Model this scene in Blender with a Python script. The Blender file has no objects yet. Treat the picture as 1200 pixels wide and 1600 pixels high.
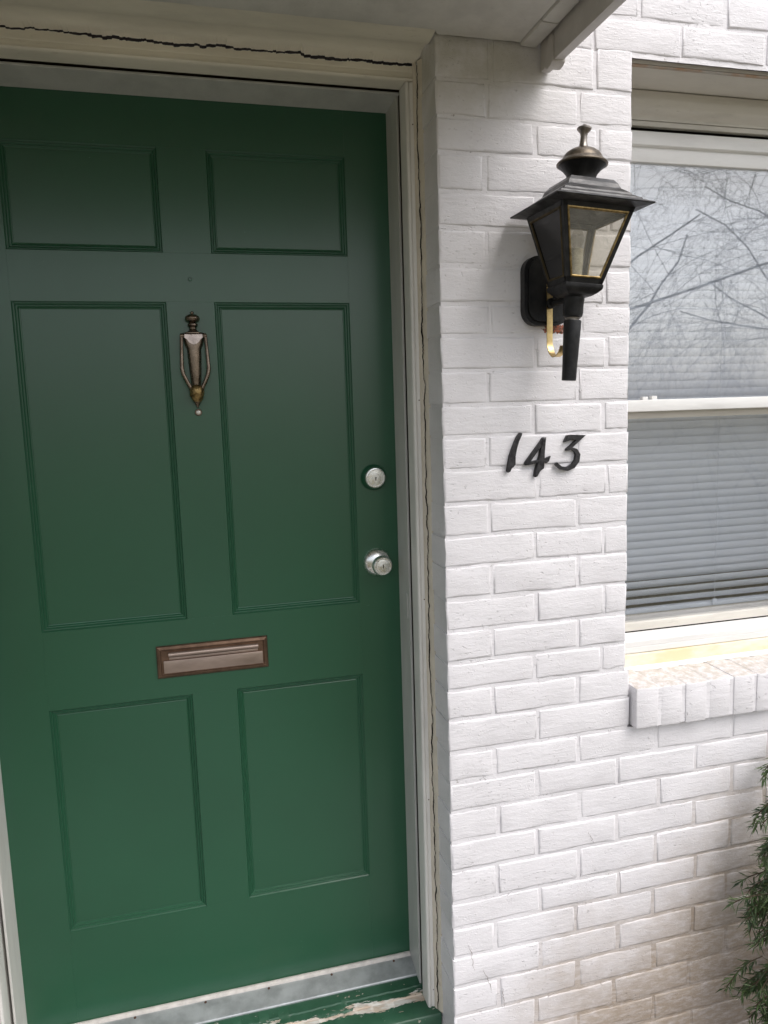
import bpy, bmesh, math, random
from mathutils import Vector, Matrix, noise

scene = bpy.context.scene
random.seed(7)

# ------------------------------------------------------------------ camera
cam_data = bpy.data.cameras.new('camera')
cam = bpy.data.objects.new('camera', cam_data)
scene.collection.objects.link(cam)
cr = Vector((0.96673, -0.25389, -0.03062)); cu = Vector((0.06302, 0.12050, 0.99071)); cf = Vector((0.24784, 0.95972, -0.13247))
cf.normalize(); cr = (cr - cf * cr.dot(cf)).normalized(); cu = cr.cross(cf)
cam.matrix_world = Matrix(((cr.x, cu.x, -cf.x, -0.498), (cr.y, cu.y, -cf.y, -1.4349), (cr.z, cu.z, -cf.z, -0.6221), (0, 0, 0, 1)))
cam_data.sensor_fit = 'VERTICAL'; cam_data.sensor_height = 36.0; cam_data.lens = 1171.04 / 1600 * 36
cam_data.clip_start = 0.02; cam_data.clip_end = 500
scene.camera = cam

# ------------------------------------------------------------------ sky and sun (bright overcast day)
SUN_EL, SUN_AZ = 55.0, 40.0          # azimuth: degrees to the right of straight out from the wall
world = bpy.data.worlds.new('World'); scene.world = world; world.use_nodes = True
wn = world.node_tree.nodes; wl = world.node_tree.links
sky = wn.new('ShaderNodeTexSky'); sky.sky_type = 'NISHITA'; sky.sun_disc = False
sky.sun_elevation = math.radians(SUN_EL); sky.sun_rotation = math.radians(180 - SUN_AZ)
sky.air_density = 1.0; sky.dust_density = 4.0; sky.ozone_density = 1.0
hs = wn.new('ShaderNodeHueSaturation'); hs.inputs['Saturation'].default_value = 0.36; hs.inputs['Value'].default_value = 1.0
bg = wn['Background']; bg.inputs['Strength'].default_value = 0.15
wl.new(sky.outputs[0], hs.inputs['Color']); wl.new(hs.outputs[0], bg.inputs['Color'])
sl = bpy.data.lights.new('sun', 'SUN'); sl.energy = 0.5; sl.angle = math.radians(60); sl.color = (1.0, 0.985, 0.965)
sun = bpy.data.objects.new('sun', sl); scene.collection.objects.link(sun)
el, az = math.radians(SUN_EL), math.radians(SUN_AZ)
to_sun = Vector((math.sin(az) * math.cos(el), -math.cos(az) * math.cos(el), math.sin(el)))
sun.rotation_euler = (-to_sun).to_track_quat('-Z', 'Y').to_euler()
vs = scene.view_settings
vs.view_transform = 'Standard'; vs.look = 'None'; vs.gamma = 1.0; vs.exposure = 0.78; vs.use_curve_mapping = False

# ------------------------------------------------------------------ material helpers
class NT:
    def __init__(s, name):
        s.m = bpy.data.materials.new(name); s.m.use_nodes = True
        s.n = s.m.node_tree.nodes; s.l = s.m.node_tree.links
        s.p = s.n['Principled BSDF']; s.out = s.n['Material Output']
        s.geo = None
    def new(s, t, **kw):
        x = s.n.new(t)
        for k, v in kw.items(): setattr(x, k, v)
        return x
    def link(s, a, b): s.l.new(a, b)
    def val(s, sock, v):
        if hasattr(v, 'is_output') or isinstance(v, bpy.types.NodeSocket): s.l.new(v, sock)
        else: sock.default_value = v
    def pos(s):
        if not s.geo: s.geo = s.new('ShaderNodeNewGeometry')
        return s.geo.outputs['Position']
    def mapped(s, scale=(1, 1, 1), loc=(0, 0, 0)):
        mp = s.new('ShaderNodeMapping'); s.link(s.pos(), mp.inputs['Vector'])
        mp.inputs['Scale'].default_value = scale; mp.inputs['Location'].default_value = loc
        return mp.outputs[0]
    def noise(s, scale, detail=3, rough=0.55, stretch=(1, 1, 1), loc=(0, 0, 0), dist=0.0):
        t = s.new('ShaderNodeTexNoise'); t.inputs['Scale'].default_value = scale
        t.inputs['Detail'].default_value = detail; t.inputs['Roughness'].default_value = rough; t.inputs['Distortion'].default_value = dist
        s.link(s.mapped(stretch, loc), t.inputs['Vector']); return t.outputs['Fac']
    def voro(s, scale, stretch=(1, 1, 1)):
        t = s.new('ShaderNodeTexVoronoi'); t.inputs['Scale'].default_value = scale
        s.link(s.mapped(stretch), t.inputs['Vector']); return t.outputs['Distance']
    def ramp(s, v, a, b, lo=0.0, hi=1.0):
        r = s.new('ShaderNodeMapRange'); r.interpolation_type = 'SMOOTHSTEP'
        s.val(r.inputs['Value'], v); r.inputs['From Min'].default_value = a; r.inputs['From Max'].default_value = b
        r.inputs['To Min'].default_value = lo; r.inputs['To Max'].default_value = hi; return r.outputs[0]
    def math(s, op, a, b=0.0):
        x = s.new('ShaderNodeMath', operation=op); s.val(x.inputs[0], a); s.val(x.inputs[1], b); return x.outputs[0]
    def sep(s):
        x = s.new('ShaderNodeSeparateXYZ'); s.link(s.pos(), x.inputs[0]); return x.outputs
    def mix(s, f, a, b):
        x = s.new('ShaderNodeMix', data_type='RGBA'); s.val(x.inputs[0], f)
        for k, v in ((6, a), (7, b)):
            if isinstance(v, tuple): x.inputs[k].default_value = v + ((1,) if len(v) == 3 else ())
            else: s.link(v, x.inputs[k])
        return x.outputs[2]
    def bump(s, h, strength, dist, prev=None):
        b = s.new('ShaderNodeBump'); b.inputs['Strength'].default_value = strength; b.inputs['Distance'].default_value = dist
        s.link(h, b.inputs['Height'])
        if prev is not None: s.link(prev, b.inputs['Normal'])
        return b.outputs[0]
    def done(s, col=None, rough=None, metal=None, normal=None):
        if col is not None:
            if isinstance(col, tuple): s.p.inputs['Base Color'].default_value = col + (1,)
            else: s.link(col, s.p.inputs['Base Color'])
        if rough is not None: s.val(s.p.inputs['Roughness'], rough)
        if metal is not None: s.p.inputs['Metallic'].default_value = metal
        if normal is not None: s.link(normal, s.p.inputs['Normal'])
        return s.m

def simple(name, col, rough=0.5, metal=0.0, vscale=30, vamt=0.12, bscale=120, bstr=0.25, bdist=0.0008, col2=None, stretch=(1, 1, 1)):
    t = NT(name)
    c2 = col2 if col2 else tuple(max(0.0, c * (1 - 2.5 * vamt)) for c in col)
    f = t.ramp(t.noise(vscale, 4, 0.6, stretch), 0.35, 0.72)
    c = t.mix(f, col, c2)
    r = t.ramp(t.noise(vscale * 1.7, 3, 0.6, stretch, (3, 1, 2)), 0.3, 0.7, max(0.03, rough - 0.08), min(1, rough + 0.1))
    nb = t.bump(t.noise(bscale, 4, 0.6, stretch), bstr, bdist)
    return t.done(c, r, metal, nb)

def make_brick_paint(name='painted_brick', lo=1.92, hi=2.50, spec=0.55):
    t = NT(name); x, y, z = t.sep()[:3]
    base = t.mix(t.ramp(t.noise(9, 4, 0.6), 0.3, 0.75), (0.80, 0.778, 0.80), (0.74, 0.718, 0.738))
    # mildew under the porch ceiling
    m1 = t.math('MULTIPLY', t.ramp(z, -0.13, 0.07), t.ramp(x, 0.33, 0.10))
    m1 = t.math('MULTIPLY', m1, t.ramp(t.noise(14, 5, 0.65), 0.30, 0.62, 0.25, 1.0))
    c = t.mix(t.math('MULTIPLY', m1, 0.55), base, (0.40, 0.38, 0.27))
    # soil splash along the planting bed
    s = t.math('ADD', t.math('MULTIPLY', z, -1.0), t.math('MULTIPLY', x, 0.75))
    s = t.math('ADD', s, t.math('MULTIPLY', t.math('SUBTRACT', t.noise(5, 5, 0.6), 0.5), 0.55))
    m2 = t.ramp(s, lo, hi)
    m2 = t.math('MULTIPLY', m2, t.ramp(t.noise(60, 4, 0.7, (0.5, 1, 1.5)), 0.25, 0.6, 0.55, 1.0))
    c = t.mix(t.math('MULTIPLY', m2, 0.82), c, (0.31, 0.225, 0.14))
    # grime in patches, sparse dark specks
    g = t.math('MULTIPLY', t.ramp(t.noise(150, 3, 0.7, (0.6, 1, 1)), 0.60, 0.74), t.ramp(t.noise(6, 3, 0.6, (1, 1, 1), (4, 2, 9)), 0.48, 0.68))
    c = t.mix(t.math('MULTIPLY', g, spec), c, (0.24, 0.21, 0.19))
    # paint lost under the lantern plate: bare red brick
    dx = t.math('DIVIDE', t.math('SUBTRACT', x, 0.247), 0.030); dz = t.math('DIVIDE', t.math('ADD', z, 0.4645), 0.0095)
    d2 = t.math('ADD', t.math('MULTIPLY', dx, dx), t.math('MULTIPLY', dz, dz))
    d2 = t.math('ADD', d2, t.math('MULTIPLY', t.math('SUBTRACT', t.noise(170, 3), 0.5), 3.4))
    red = t.mix(t.ramp(t.noise(240, 2), 0.42, 0.6), (0.42, 0.10, 0.04), (0.10, 0.06, 0.04))
    c = t.mix(t.ramp(d2, 1.0, 0.7), c, red)
    # dirt settled on the top of the brick sill
    nz = t.new('ShaderNodeSeparateXYZ'); t.link(t.geo.outputs['Normal'], nz.inputs[0])
    m3 = t.math('MULTIPLY', t.ramp(nz.outputs[2], 0.6, 0.9), t.math('MULTIPLY', t.ramp(z, -1.262, -1.254), t.ramp(z, -1.235, -1.243)))
    m3 = t.math('MULTIPLY', m3, t.ramp(t.noise(55, 5, 0.75), 0.30, 0.66, 0.15, 1.0))
    c = t.mix(t.math('MULTIPLY', m3, 0.8), c, (0.42, 0.36, 0.29))
    # relief: brush strokes, runs, blisters
    h = t.bump(t.noise(60, 5, 0.7, (0.35, 1, 1.4)), 0.65, 0.0026)
    h = t.bump(t.noise(300, 4, 0.7, (0.4, 1, 1)), 0.65, 0.0010, h)
    pit = t.math('MULTIPLY', t.ramp(t.noise(170, 3, 0.6, (0.7, 1, 1), (7, 3, 1)), 0.61, 0.70), t.ramp(t.noise(8, 3, 0.6, (1, 1, 1), (1, 6, 2)), 0.46, 0.62))
    h = t.bump(pit, 0.8, -0.0020, h)
    bl = t.math('MULTIPLY', t.ramp(t.voro(130), 0.26, 0.05), t.ramp(t.noise(12, 2), 0.52, 0.62))
    h = t.bump(bl, 0.5, 0.0014, h)
    return t.done(c, t.ramp(t.noise(20, 3), 0.3, 0.7, 0.42, 0.6), 0, h)

def make_trim(name, col, dirt, amt=0.5, rough=0.45, stretch=(1, 1, 1)):
    t = NT(name)
    a = t.mix(t.ramp(t.noise(11, 5, 0.65, stretch), 0.34, 0.7), col, tuple(c * 0.84 for c in col))
    g = t.math('MULTIPLY', t.ramp(t.noise(95, 4, 0.7, stretch), 0.58, 0.76), t.ramp(t.noise(9, 3, 0.6, stretch, (5, 1, 3)), 0.42, 0.68))
    c = t.mix(t.math('MULTIPLY', g, amt), a, dirt)
    h = t.bump(t.noise(90, 3, 0.6, stretch), 0.3, 0.0012); h = t.bump(t.noise(400, 2), 0.2, 0.0004, h)
    return t.done(c, rough, 0, h)

def make_green(name='green_door_paint'):
    t = NT(name)
    c = t.mix(t.ramp(t.noise(3.2, 4, 0.6), 0.3, 0.75), (0.0155, 0.088, 0.043), (0.0140, 0.080, 0.039))
    sp = t.math('MULTIPLY', t.ramp(t.noise(210, 2, 0.5, (0.55, 1, 1.2)), 0.765, 0.80), t.ramp(t.noise(7, 2, 0.5, (1, 1, 1), (2, 8, 3)), 0.5, 0.66))
    c = t.mix(t.math('MULTIPLY', sp, 0.5), c, (0.16, 0.30, 0.22))
    h = t.bump(t.noise(30, 3, 0.55, (6.0, 1, 0.10)), 0.03, 0.0004)
    h = t.bump(t.noise(300, 2, 0.5), 0.12, 0.0004, h)
    r = t.ramp(t.noise(7, 4, 0.65, (1.6, 1, 0.5)), 0.3, 0.72, 0.275, 0.29)
    t.p.inputs['Specular IOR Level'].default_value = 0.72
    return t.done(c, r, 0, h)

def make_sill():
    t = NT('peeling_sill_paint'); x, y, z = t.sep()[:3]
    green = t.mix(t.ramp(t.noise(20, 4), 0.35, 0.7), (0.020, 0.075, 0.040), (0.030, 0.095, 0.055))
    wood = t.mix(t.ramp(t.noise(28, 5, 0.7, (0.18, 1, 2)), 0.3, 0.7), (0.60, 0.50, 0.40), (0.42, 0.33, 0.26))
    grey = t.mix(t.ramp(t.noise(60, 3, 0.6, (0.3, 1, 1)), 0.4, 0.6), wood, (0.60, 0.59, 0.55))
    e = t.math('ABSOLUTE', t.math('SUBTRACT', y, 0.142))
    e = t.math('ADD', e, t.math('MULTIPLY', t.math('SUBTRACT', t.noise(26, 5, 0.7, (0.45, 1.4, 1)), 0.5), 0.085))
    m = t.ramp(e, 0.0165, 0.0135)
    sp = t.ramp(t.noise(85, 4, 0.7, (0.5, 1, 1)), 0.665, 0.685)
    m = t.math('MAXIMUM', m, sp)
    c = t.mix(m, green, grey)
    h = t.bump(m, 0.7, -0.0015); h = t.bump(t.noise(150, 4, 0.7, (0.3, 1, 1)), 0.4, 0.001, h)
    return t.done(c, t.ramp(m, 0, 1, 0.35, 0.75), 0, h)

def make_glass(name, tint=(1, 1, 1), boost=3.2):
    t = NT(name); t.n.remove(t.p)
    tr = t.new('ShaderNodeBsdfTransparent'); tr.inputs[0].default_value = tint + (1,)
    gl = t.new('ShaderNodeBsdfGlossy'); gl.inputs['Roughness'].default_value = 0.015; gl.inputs['Color'].default_value = (1, 1, 1, 1)
    lw = t.new('ShaderNodeLayerWeight'); lw.inputs[0].default_value = 0.5
    sch = t.math('ADD', 0.045, t.math('MULTIPLY', t.math('POWER', lw.outputs['Facing'], 5.0), 0.955))   # Schlick, the same from both sides
    mx = t.new('ShaderNodeMixShader'); t.link(t.math('MINIMUM', t.math('MULTIPLY', sch, boost), 1.0), mx.inputs[0])
    t.link(tr.outputs[0], mx.inputs[1]); t.link(gl.outputs[0], mx.inputs[2])
    t.link(mx.outputs[0], t.out.inputs['Surface']); return t.m

def make_milky_glass(name):  # white mixed into the glass for a pale, milky look
    m = make_glass(name, (0.99, 0.98, 0.95), 0.8); n = m.node_tree.nodes; l = m.node_tree.links
    out = n['Material Output']; first = out.inputs['Surface'].links[0].from_socket
    df = n.new('ShaderNodeBsdfTranslucent'); df.inputs[0].default_value = (0.85, 0.83, 0.76, 1)
    d2 = n.new('ShaderNodeBsdfDiffuse'); d2.inputs[0].default_value = (0.8, 0.78, 0.72, 1)
    ad = n.new('ShaderNodeMixShader'); l.new(df.outputs[0], ad.inputs[1]); l.new(d2.outputs[0], ad.inputs[2])
    tx = n.new('ShaderNodeTexNoise'); tx.inputs['Scale'].default_value = 35; tx.inputs['Detail'].default_value = 5
    mr = n.new('ShaderNodeMapRange'); mr.inputs['From Min'].default_value = .3; mr.inputs['From Max'].default_value = .75; mr.inputs['To Min'].default_value = .07; mr.inputs['To Max'].default_value = .22
    l.new(tx.outputs['Fac'], mr.inputs['Value'])
    mx = n.new('ShaderNodeMixShader'); l.new(mr.outputs[0], mx.inputs[0]); l.new(first, mx.inputs[1]); l.new(ad.outputs[0], mx.inputs[2]); l.new(mx.outputs[0], out.inputs['Surface'])
    return m

def make_blind():
    t = NT('blind_vinyl'); c = t.mix(t.noise(30, 2), (0.62, 0.68, 0.77), (0.57, 0.62, 0.71))
    t.done(c, 0.45)
    tl = t.new('ShaderNodeBsdfTranslucent'); tl.inputs[0].default_value = (0.6, 0.62, 0.65, 1)
    mx = t.new('ShaderNodeMixShader'); mx.inputs[0].default_value = 0.15
    t.link(t.p.outputs[0], mx.inputs[1]); t.link(tl.outputs[0], mx.inputs[2]); t.link(mx.outputs[0], t.out.inputs['Surface'])
    return t.m

def make_ground():
    t = NT('lawn_and_mulch'); x, y, z = t.sep()[:3]
    lawn = t.mix(t.noise(3, 5, 0.7), (0.10, 0.10, 0.05), (0.19, 0.16, 0.10))
    mulch = t.mix(t.noise(45, 5, 0.75, (1, 0.5, 1)), (0.05, 0.032, 0.022), (0.15, 0.10, 0.07))
    f = t.ramp(t.math('ADD', y, t.math('MULTIPLY', t.noise(4, 3), 0.3)), -0.85, -0.75)
    c = t.mix(f, lawn, mulch)
    h = t.bump(t.noise(60, 5, 0.8), 0.9, 0.02)
    return t.done(c, 0.9, 0, h)

def make_leaf(name, a, b):
    t = NT(name)
    c = t.mix(t.ramp(t.noise(26, 3), 0.35, 0.68), a, b)
    t.done(c, 0.38)
    tl = t.new('ShaderNodeBsdfTranslucent'); t.link(c, tl.inputs[0])
    mx = t.new('ShaderNodeMixShader'); mx.inputs[0].default_value = 0.25
    t.link(t.p.outputs[0], mx.inputs[1]); t.link(tl.outputs[0], mx.inputs[2]); t.link(mx.outputs[0], t.out.inputs['Surface'])
    return t.m

MAT = dict(
    brick=make_brick_paint(),
    mortar=make_brick_paint('painted_mortar', 1.80, 2.38, 0.8),
    green=make_green(),
    sill=make_sill(),
    cream=make_trim('aged_cream_trim', (0.80, 0.75, 0.64), (0.22, 0.15, 0.08), 0.45, 0.5, (0.35, 1, 1.6)),
    casing=make_trim('aged_white_casing', (0.76, 0.74, 0.70), (0.28, 0.22, 0.16), 0.35, 0.42, (1.6, 1, 0.3)),
    jamb=make_trim('grey_white_jamb', (0.56, 0.56, 0.53), (0.2, 0.18, 0.14), 0.25, 0.38, (1.4, 1, 0.3)),
    ceil=make_trim('porch_ceiling_paint', (0.68, 0.66, 0.62), (0.25, 0.23, 0.18), 0.4, 0.55),
    alum=make_trim('aluminium_trim', (0.60, 0.57, 0.54), (0.3, 0.26, 0.2), 0.15, 0.4),
    caulk=make_trim('old_caulk', (0.66, 0.60, 0.50), (0.40, 0.24, 0.12), 0.7, 0.7),
    dark=simple('gap_shade_black', (0.012, 0.009, 0.007), 0.9),  # near-black colour standing for the shade inside gaps and holes
    wood_shade=simple('brown_wood_and_gap_shade', (0.06, 0.035, 0.02), 0.8, 0, 30),  # ledger wood; also colours in the shade of the door frame gaps
    vinyl=make_trim('white_vinyl', (0.84, 0.83, 0.81), (0.4, 0.36, 0.28), 0.2, 0.35, (0.3, 1, 1.5)),
    winwood=make_trim('window_trim_paint', (0.66, 0.63, 0.57), (0.22, 0.18, 0.12), 0.5, 0.5, (0.3, 1, 1.8)),
    yellow=simple('yellowed_sill_paint', (0.78, 0.66, 0.42), 0.5, 0, 14, 0.06, col2=(0.80, 0.75, 0.65), stretch=(0.7, 1, 2)),
    steel=simple('rusting_lintel', (0.42, 0.39, 0.35), 0.6, 0, 26, 0.2, col2=(0.40, 0.22, 0.10), stretch=(0.6, 1, 1)),
    blind=make_blind(),
    glass=make_glass('window_glass'),
    lglass=make_milky_glass('lantern_glass'),
    darkglass=simple('near_black_pane', (0.008, 0.008, 0.009), 0.12, 0, 40, 0.1, 60, 0.1, 0.0004),
    threshold=simple('galvanised_threshold', (0.52, 0.54, 0.55), 0.42, 0.55, 22, 0.12, 90, 0.2, 0.0006),
    ridge=simple('vinyl_sweep', (0.62, 0.58, 0.54), 0.5, 0, 40, 0.1),
    rust=simple('rusty_nail', (0.10, 0.05, 0.03), 0.8),
    bronze=simple('antique_bronze', (0.21, 0.165, 0.125), 0.27, 0.95, 40, 0.14, 200, 0.04, 0.0002),
    plate=simple('bronze_nameplate', (0.48, 0.41, 0.38), 0.28, 0.9, 60, 0.08, 300, 0.1, 0.0002),
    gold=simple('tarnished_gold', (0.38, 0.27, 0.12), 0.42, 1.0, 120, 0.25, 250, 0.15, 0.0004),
    darkgold=simple('dark_gold', (0.10, 0.075, 0.035), 0.5, 0.7, 60, 0.2),
    slot=simple('brown_bronze', (0.20, 0.125, 0.085), 0.42, 0.85, 35, 0.15, 200, 0.15, 0.0004),
    slotflap=simple('worn_bronze_flap', (0.46, 0.36, 0.31), 0.40, 0.85, 28, 0.1, 200, 0.15, 0.0004, stretch=(0.3, 1, 1)),
    chrome=simple('satin_chrome', (0.88, 0.88, 0.86), 0.27, 1.0, 60, 0.02, 300, 0.02, 0.0001),
    black=simple('black_lantern_paint', (0.008, 0.008, 0.009), 0.40, 0, 55, 0.1, 160, 0.45, 0.0008, col2=(0.020, 0.020, 0.020)),
    roofblk=simple('weathered_black_metal', (0.028, 0.028, 0.030), 0.36, 0.4, 30, 0.1, 130, 0.4, 0.0008, col2=(0.085, 0.083, 0.083), stretch=(1, 1, 2.5)),
    dome=simple('weathered_brass_dome', (0.20, 0.165, 0.125), 0.36, 0.8, 40, 0.2, 160, 0.4, 0.0008, col2=(0.07, 0.055, 0.04)),
    brass=simple('bright_brass', (0.72, 0.54, 0.26), 0.34, 1.0, 60, 0.10, 200, 0.02, 0.0001),
    pewter=simple('worn_pewter', (0.32, 0.29, 0.26), 0.35, 0.9, 60, 0.2),
    candle=simple('cream_candle_sleeve', (0.80, 0.74, 0.58), 0.5),
    digit=simple('black_iron_digit', (0.016, 0.015, 0.017), 0.42, 0, 90, 0.1, 260, 0.7, 0.0012, col2=(0.05, 0.048, 0.05)),
    concrete=simple('concrete', (0.27, 0.26, 0.24), 0.85, 0, 12, 0.1, 90, 0.4, 0.003),
    ground=make_ground(),
    leaf=make_leaf('yew_leaf', (0.030, 0.062, 0.022), (0.085, 0.135, 0.045)),
    leaf2=make_leaf('yew_leaf_tip', (0.075, 0.13, 0.045), (0.13, 0.19, 0.07)),
    twig=simple('twig_bark', (0.10, 0.07, 0.045), 0.8),
    bark=simple('grey_bark', (0.055, 0.045, 0.038), 0.9, 0, 20, 0.15, 60, 0.8, 0.01),
    room=simple('room_plaster', (0.28, 0.27, 0.26), 0.8),
    roofing=simple('roof_shingle', (0.07, 0.065, 0.06), 0.9, 0, 30),
    lens=simple('viewer_lens', (0.75, 0.72, 0.66), 0.15, 0.3),
)

for k_ in ('black', 'darkglass', 'digit', 'dark'): MAT[k_].node_tree.nodes['Principled BSDF'].inputs['Specular IOR Level'].default_value = 0.28

# ------------------------------------------------------------------ object helpers
ORIGIN = {}
def put(o, parent, world):
    scene.collection.objects.link(o)
    w = Vector(world); ORIGIN[o.name] = w
    if parent is not None:
        o.parent = parent; o.location = w - ORIGIN[parent.name]
    else: o.location = w
    return o
def tag(o, label=None, cat=None, group=None, kind=None):
    for k, v in (('label', label), ('category', cat), ('group', group), ('kind', kind)):
        if v: o[k] = v
    return o
def empty(name, loc, label=None, cat=None, group=None):
    o = bpy.data.objects.new(name, None); o.empty_display_size = 0.05
    put(o, None, loc); return tag(o, label, cat, group, 'thing')
def mesh_from(name, verts, faces, mats, smooth=False, midx=None):
    me = bpy.data.meshes.new(name); me.from_pydata([tuple(v) for v in verts], [], faces)
    for m in (mats if isinstance(mats, (list, tuple)) else [mats]): me.materials.append(m)
    if smooth: me.polygons.foreach_set('use_smooth', [True] * len(me.polygons))
    if midx: me.polygons.foreach_set('material_index', midx)
    me.update(); return me
def obj(name, verts, faces, mat, parent=None, smooth=False, midx=None, angle=None):
    vs_ = [Vector(v) for v in verts]
    c = Vector((sum(v.x for v in vs_), sum(v.y for v in vs_), sum(v.z for v in vs_))) / max(1, len(vs_))
    me = mesh_from(name, [v - c for v in vs_], faces, mat, smooth, midx)
    bm = bmesh.new(); bm.from_mesh(me); bmesh.ops.recalc_face_normals(bm, faces=bm.faces)
    if angle is not None:
        for e in bm.edges:
            if len(e.link_faces) == 2 and e.calc_face_angle(0) > math.radians(angle): e.smooth = False
    bm.to_mesh(me); bm.free()
    return put(bpy.data.objects.new(name, me), parent, c)
class MB:
    """collects shapes; build() links them as one mesh"""
    def __init__(s): s.v = []; s.f = []; s.mi = []
    def add(s, v, f, mi=0):
        k = len(s.v); s.v += [Vector(a) for a in v]; s.f += [tuple(i + k for i in q) for q in f]; s.mi += [mi] * len(f); return s
    def box(s, a, b, mi=0, bev=0.0):
        a, b = Vector(a), Vector(b)
        if bev <= 0:
            v = [(x, y, z) for x in (a.x, b.x) for y in (a.y, b.y) for z in (a.z, b.z)]
            return s.add(v, [(0, 1, 3, 2), (4, 6, 7, 5), (0, 4, 5, 1), (2, 3, 7, 6), (0, 2, 6, 4), (1, 5, 7, 3)], mi)
        bm = bmesh.new(); bmesh.ops.create_cube(bm, size=1)
        for v in bm.verts: v.co = Vector((a.x + (v.co.x + .5) * (b.x - a.x), a.y + (v.co.y + .5) * (b.y - a.y), a.z + (v.co.z + .5) * (b.z - a.z)))
        bmesh.ops.bevel(bm, geom=list(bm.edges), offset=bev, segments=2, profile=0.6, affect='EDGES')
        bm.verts.index_update()
        s.add([v.co.copy() for v in bm.verts], [tuple(v.index for v in f.verts) for f in bm.faces], mi); bm.free(); return s
    def lathe(s, prof, center=(0, 0, 0), axis=(0, 0, 1), n=24, mi=0):
        """prof: (radius, height along axis)"""
        ax = Vector(axis).normalized(); u = ax.orthogonal().normalized(); w = ax.cross(u); c = Vector(center)
        v = []; f = []
        for r, h in prof:
            for k in range(n):
                a = 2 * math.pi * k / n; v.append(c + ax * h + (u * math.cos(a) + w * math.sin(a)) * max(r, 1e-5))
        for i in range(len(prof) - 1):
            for k in range(n):
                k2 = (k + 1) % n; f.append((i * n + k, i * n + k2, (i + 1) * n + k2, (i + 1) * n + k))
        f.append(tuple(range(n))[::-1]); f.append(tuple((len(prof) - 1) * n + k for k in range(n)))
        return s.add(v, f, mi)
    def tube(s, pts, rad, n=8, mi=0, flat=None):
        """pts polyline, rad number or list; flat=(width, thickness, width_dir) makes a strap"""
        pts = [Vector(p) for p in pts]; v = []; f = []
        m = len(pts); prev = None
        for i, p in enumerate(pts):
            d = (pts[min(i + 1, m - 1)] - pts[max(i - 1, 0)]).normalized()
            if flat:
                u = Vector(flat[2]).normalized(); w = d.cross(u).normalized()
                for a, b in ((-1, -1), (1, -1), (1, 1), (-1, 1)): v.append(p + u * a * flat[0] / 2 + w * b * flat[1] / 2)
            else:
                if prev is None: u = d.orthogonal().normalized()
                else: u = (prev - d * prev.dot(d)).normalized()
                prev = u; w = d.cross(u); r = rad[i] if isinstance(rad, (list, tuple)) else rad
                for k in range(n):
                    a = 2 * math.pi * k / n; v.append(p + (u * math.cos(a) + w * math.sin(a)) * r)
        q = 4 if flat else n
        for i in range(m - 1):
            for k in range(q):
                k2 = (k + 1) % q; f.append((i * q + k, i * q + k2, (i + 1) * q + k2, (i + 1) * q + k))
        f.append(tuple(range(q))[::-1]); f.append(tuple((m - 1) * q + k for k in range(q)))
        return s.add(v, f, mi)
    def prism(s, poly, axis, a, b, mi=0):
        """poly: 2-D closed outline; axis 'x' -> (y,z), 'y' -> (x,z), 'z' -> (x,y); from a to b"""
        def P(p, t): return {'x': (t, p[0], p[1]), 'y': (p[0], t, p[1]), 'z': (p[0], p[1], t)}[axis]
        n = len(poly); v = [P(p, a) for p in poly] + [P(p, b) for p in poly]
        f = [(k, (k + 1) % n, n + (k + 1) % n, n + k) for k in range(n)] + [tuple(range(n))[::-1], tuple(range(n, 2 * n))]
        return s.add(v, f, mi)
    def xf(s, M, i0=0):
        for i in range(i0, len(s.v)): s.v[i] = M @ s.v[i]
        return s
    def build(s, name, mats, parent=None, smooth=False, angle=40):
        return obj(name, s.v, s.f, mats, parent, smooth, s.mi, angle if smooth else None)
def jag(x, seed, f=30, amp=1.0):
    return amp * (noise.noise(Vector((x * f, seed * 7.3, 0.0))) + 0.6 * noise.noise(Vector((x * f * 3.1, seed * 3.1, 5.0))) + 0.35 * noise.noise(Vector((x * f * 8.0, seed, 9.0))))

# ================================================================== SETTING
mb = MB(); mb.add([(-80, -120, -2.33), (80, -120, -2.33), (80, 12, -2.33), (-80, 12, -2.33)], [(0, 1, 2, 3)])
tag(mb.build('ground', MAT['ground']), kind='structure')
mb = MB(); mb.box((-1.55, -1.15, -2.45), (0.34, 0.045, -2.165), 0, 0.012)
tag(mb.build('door_step', MAT['concrete'], None, True), 'grey concrete step in front of the green door', 'step')
mb = MB(); mb.box((-1.15, -9.0, -2.45), (0.0, -1.16, -2.318), 0, 0.008)
tag(mb.build('path', MAT['concrete'], None, True), kind='structure')
# room behind the window and door, closed so that no daylight leaks in
mb = MB(); t_ = 0.1
X0, X1, Y0, Y1, Z0, Z1 = -3.2, 4.0, 0.42, 4.0, -2.3, 0.42
mb.box((X0, Y0, Z0 - t_), (X1, Y1, Z0)); mb.box((X0, Y0, Z1), (X1, Y1, Z1 + t_))
mb.box((X0 - t_, Y0, Z0 - t_), (X0 - .002, Y1, Z1 + t_)); mb.box((X1 + .002, Y0, Z0 - t_), (X1 + t_, Y1, Z1 + t_)); mb.box((X0, Y1 + .002, Z0 - t_), (X1, Y1 + t_, Z1 + t_))
tag(mb.build('room', MAT['room']), kind='structure')

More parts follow.
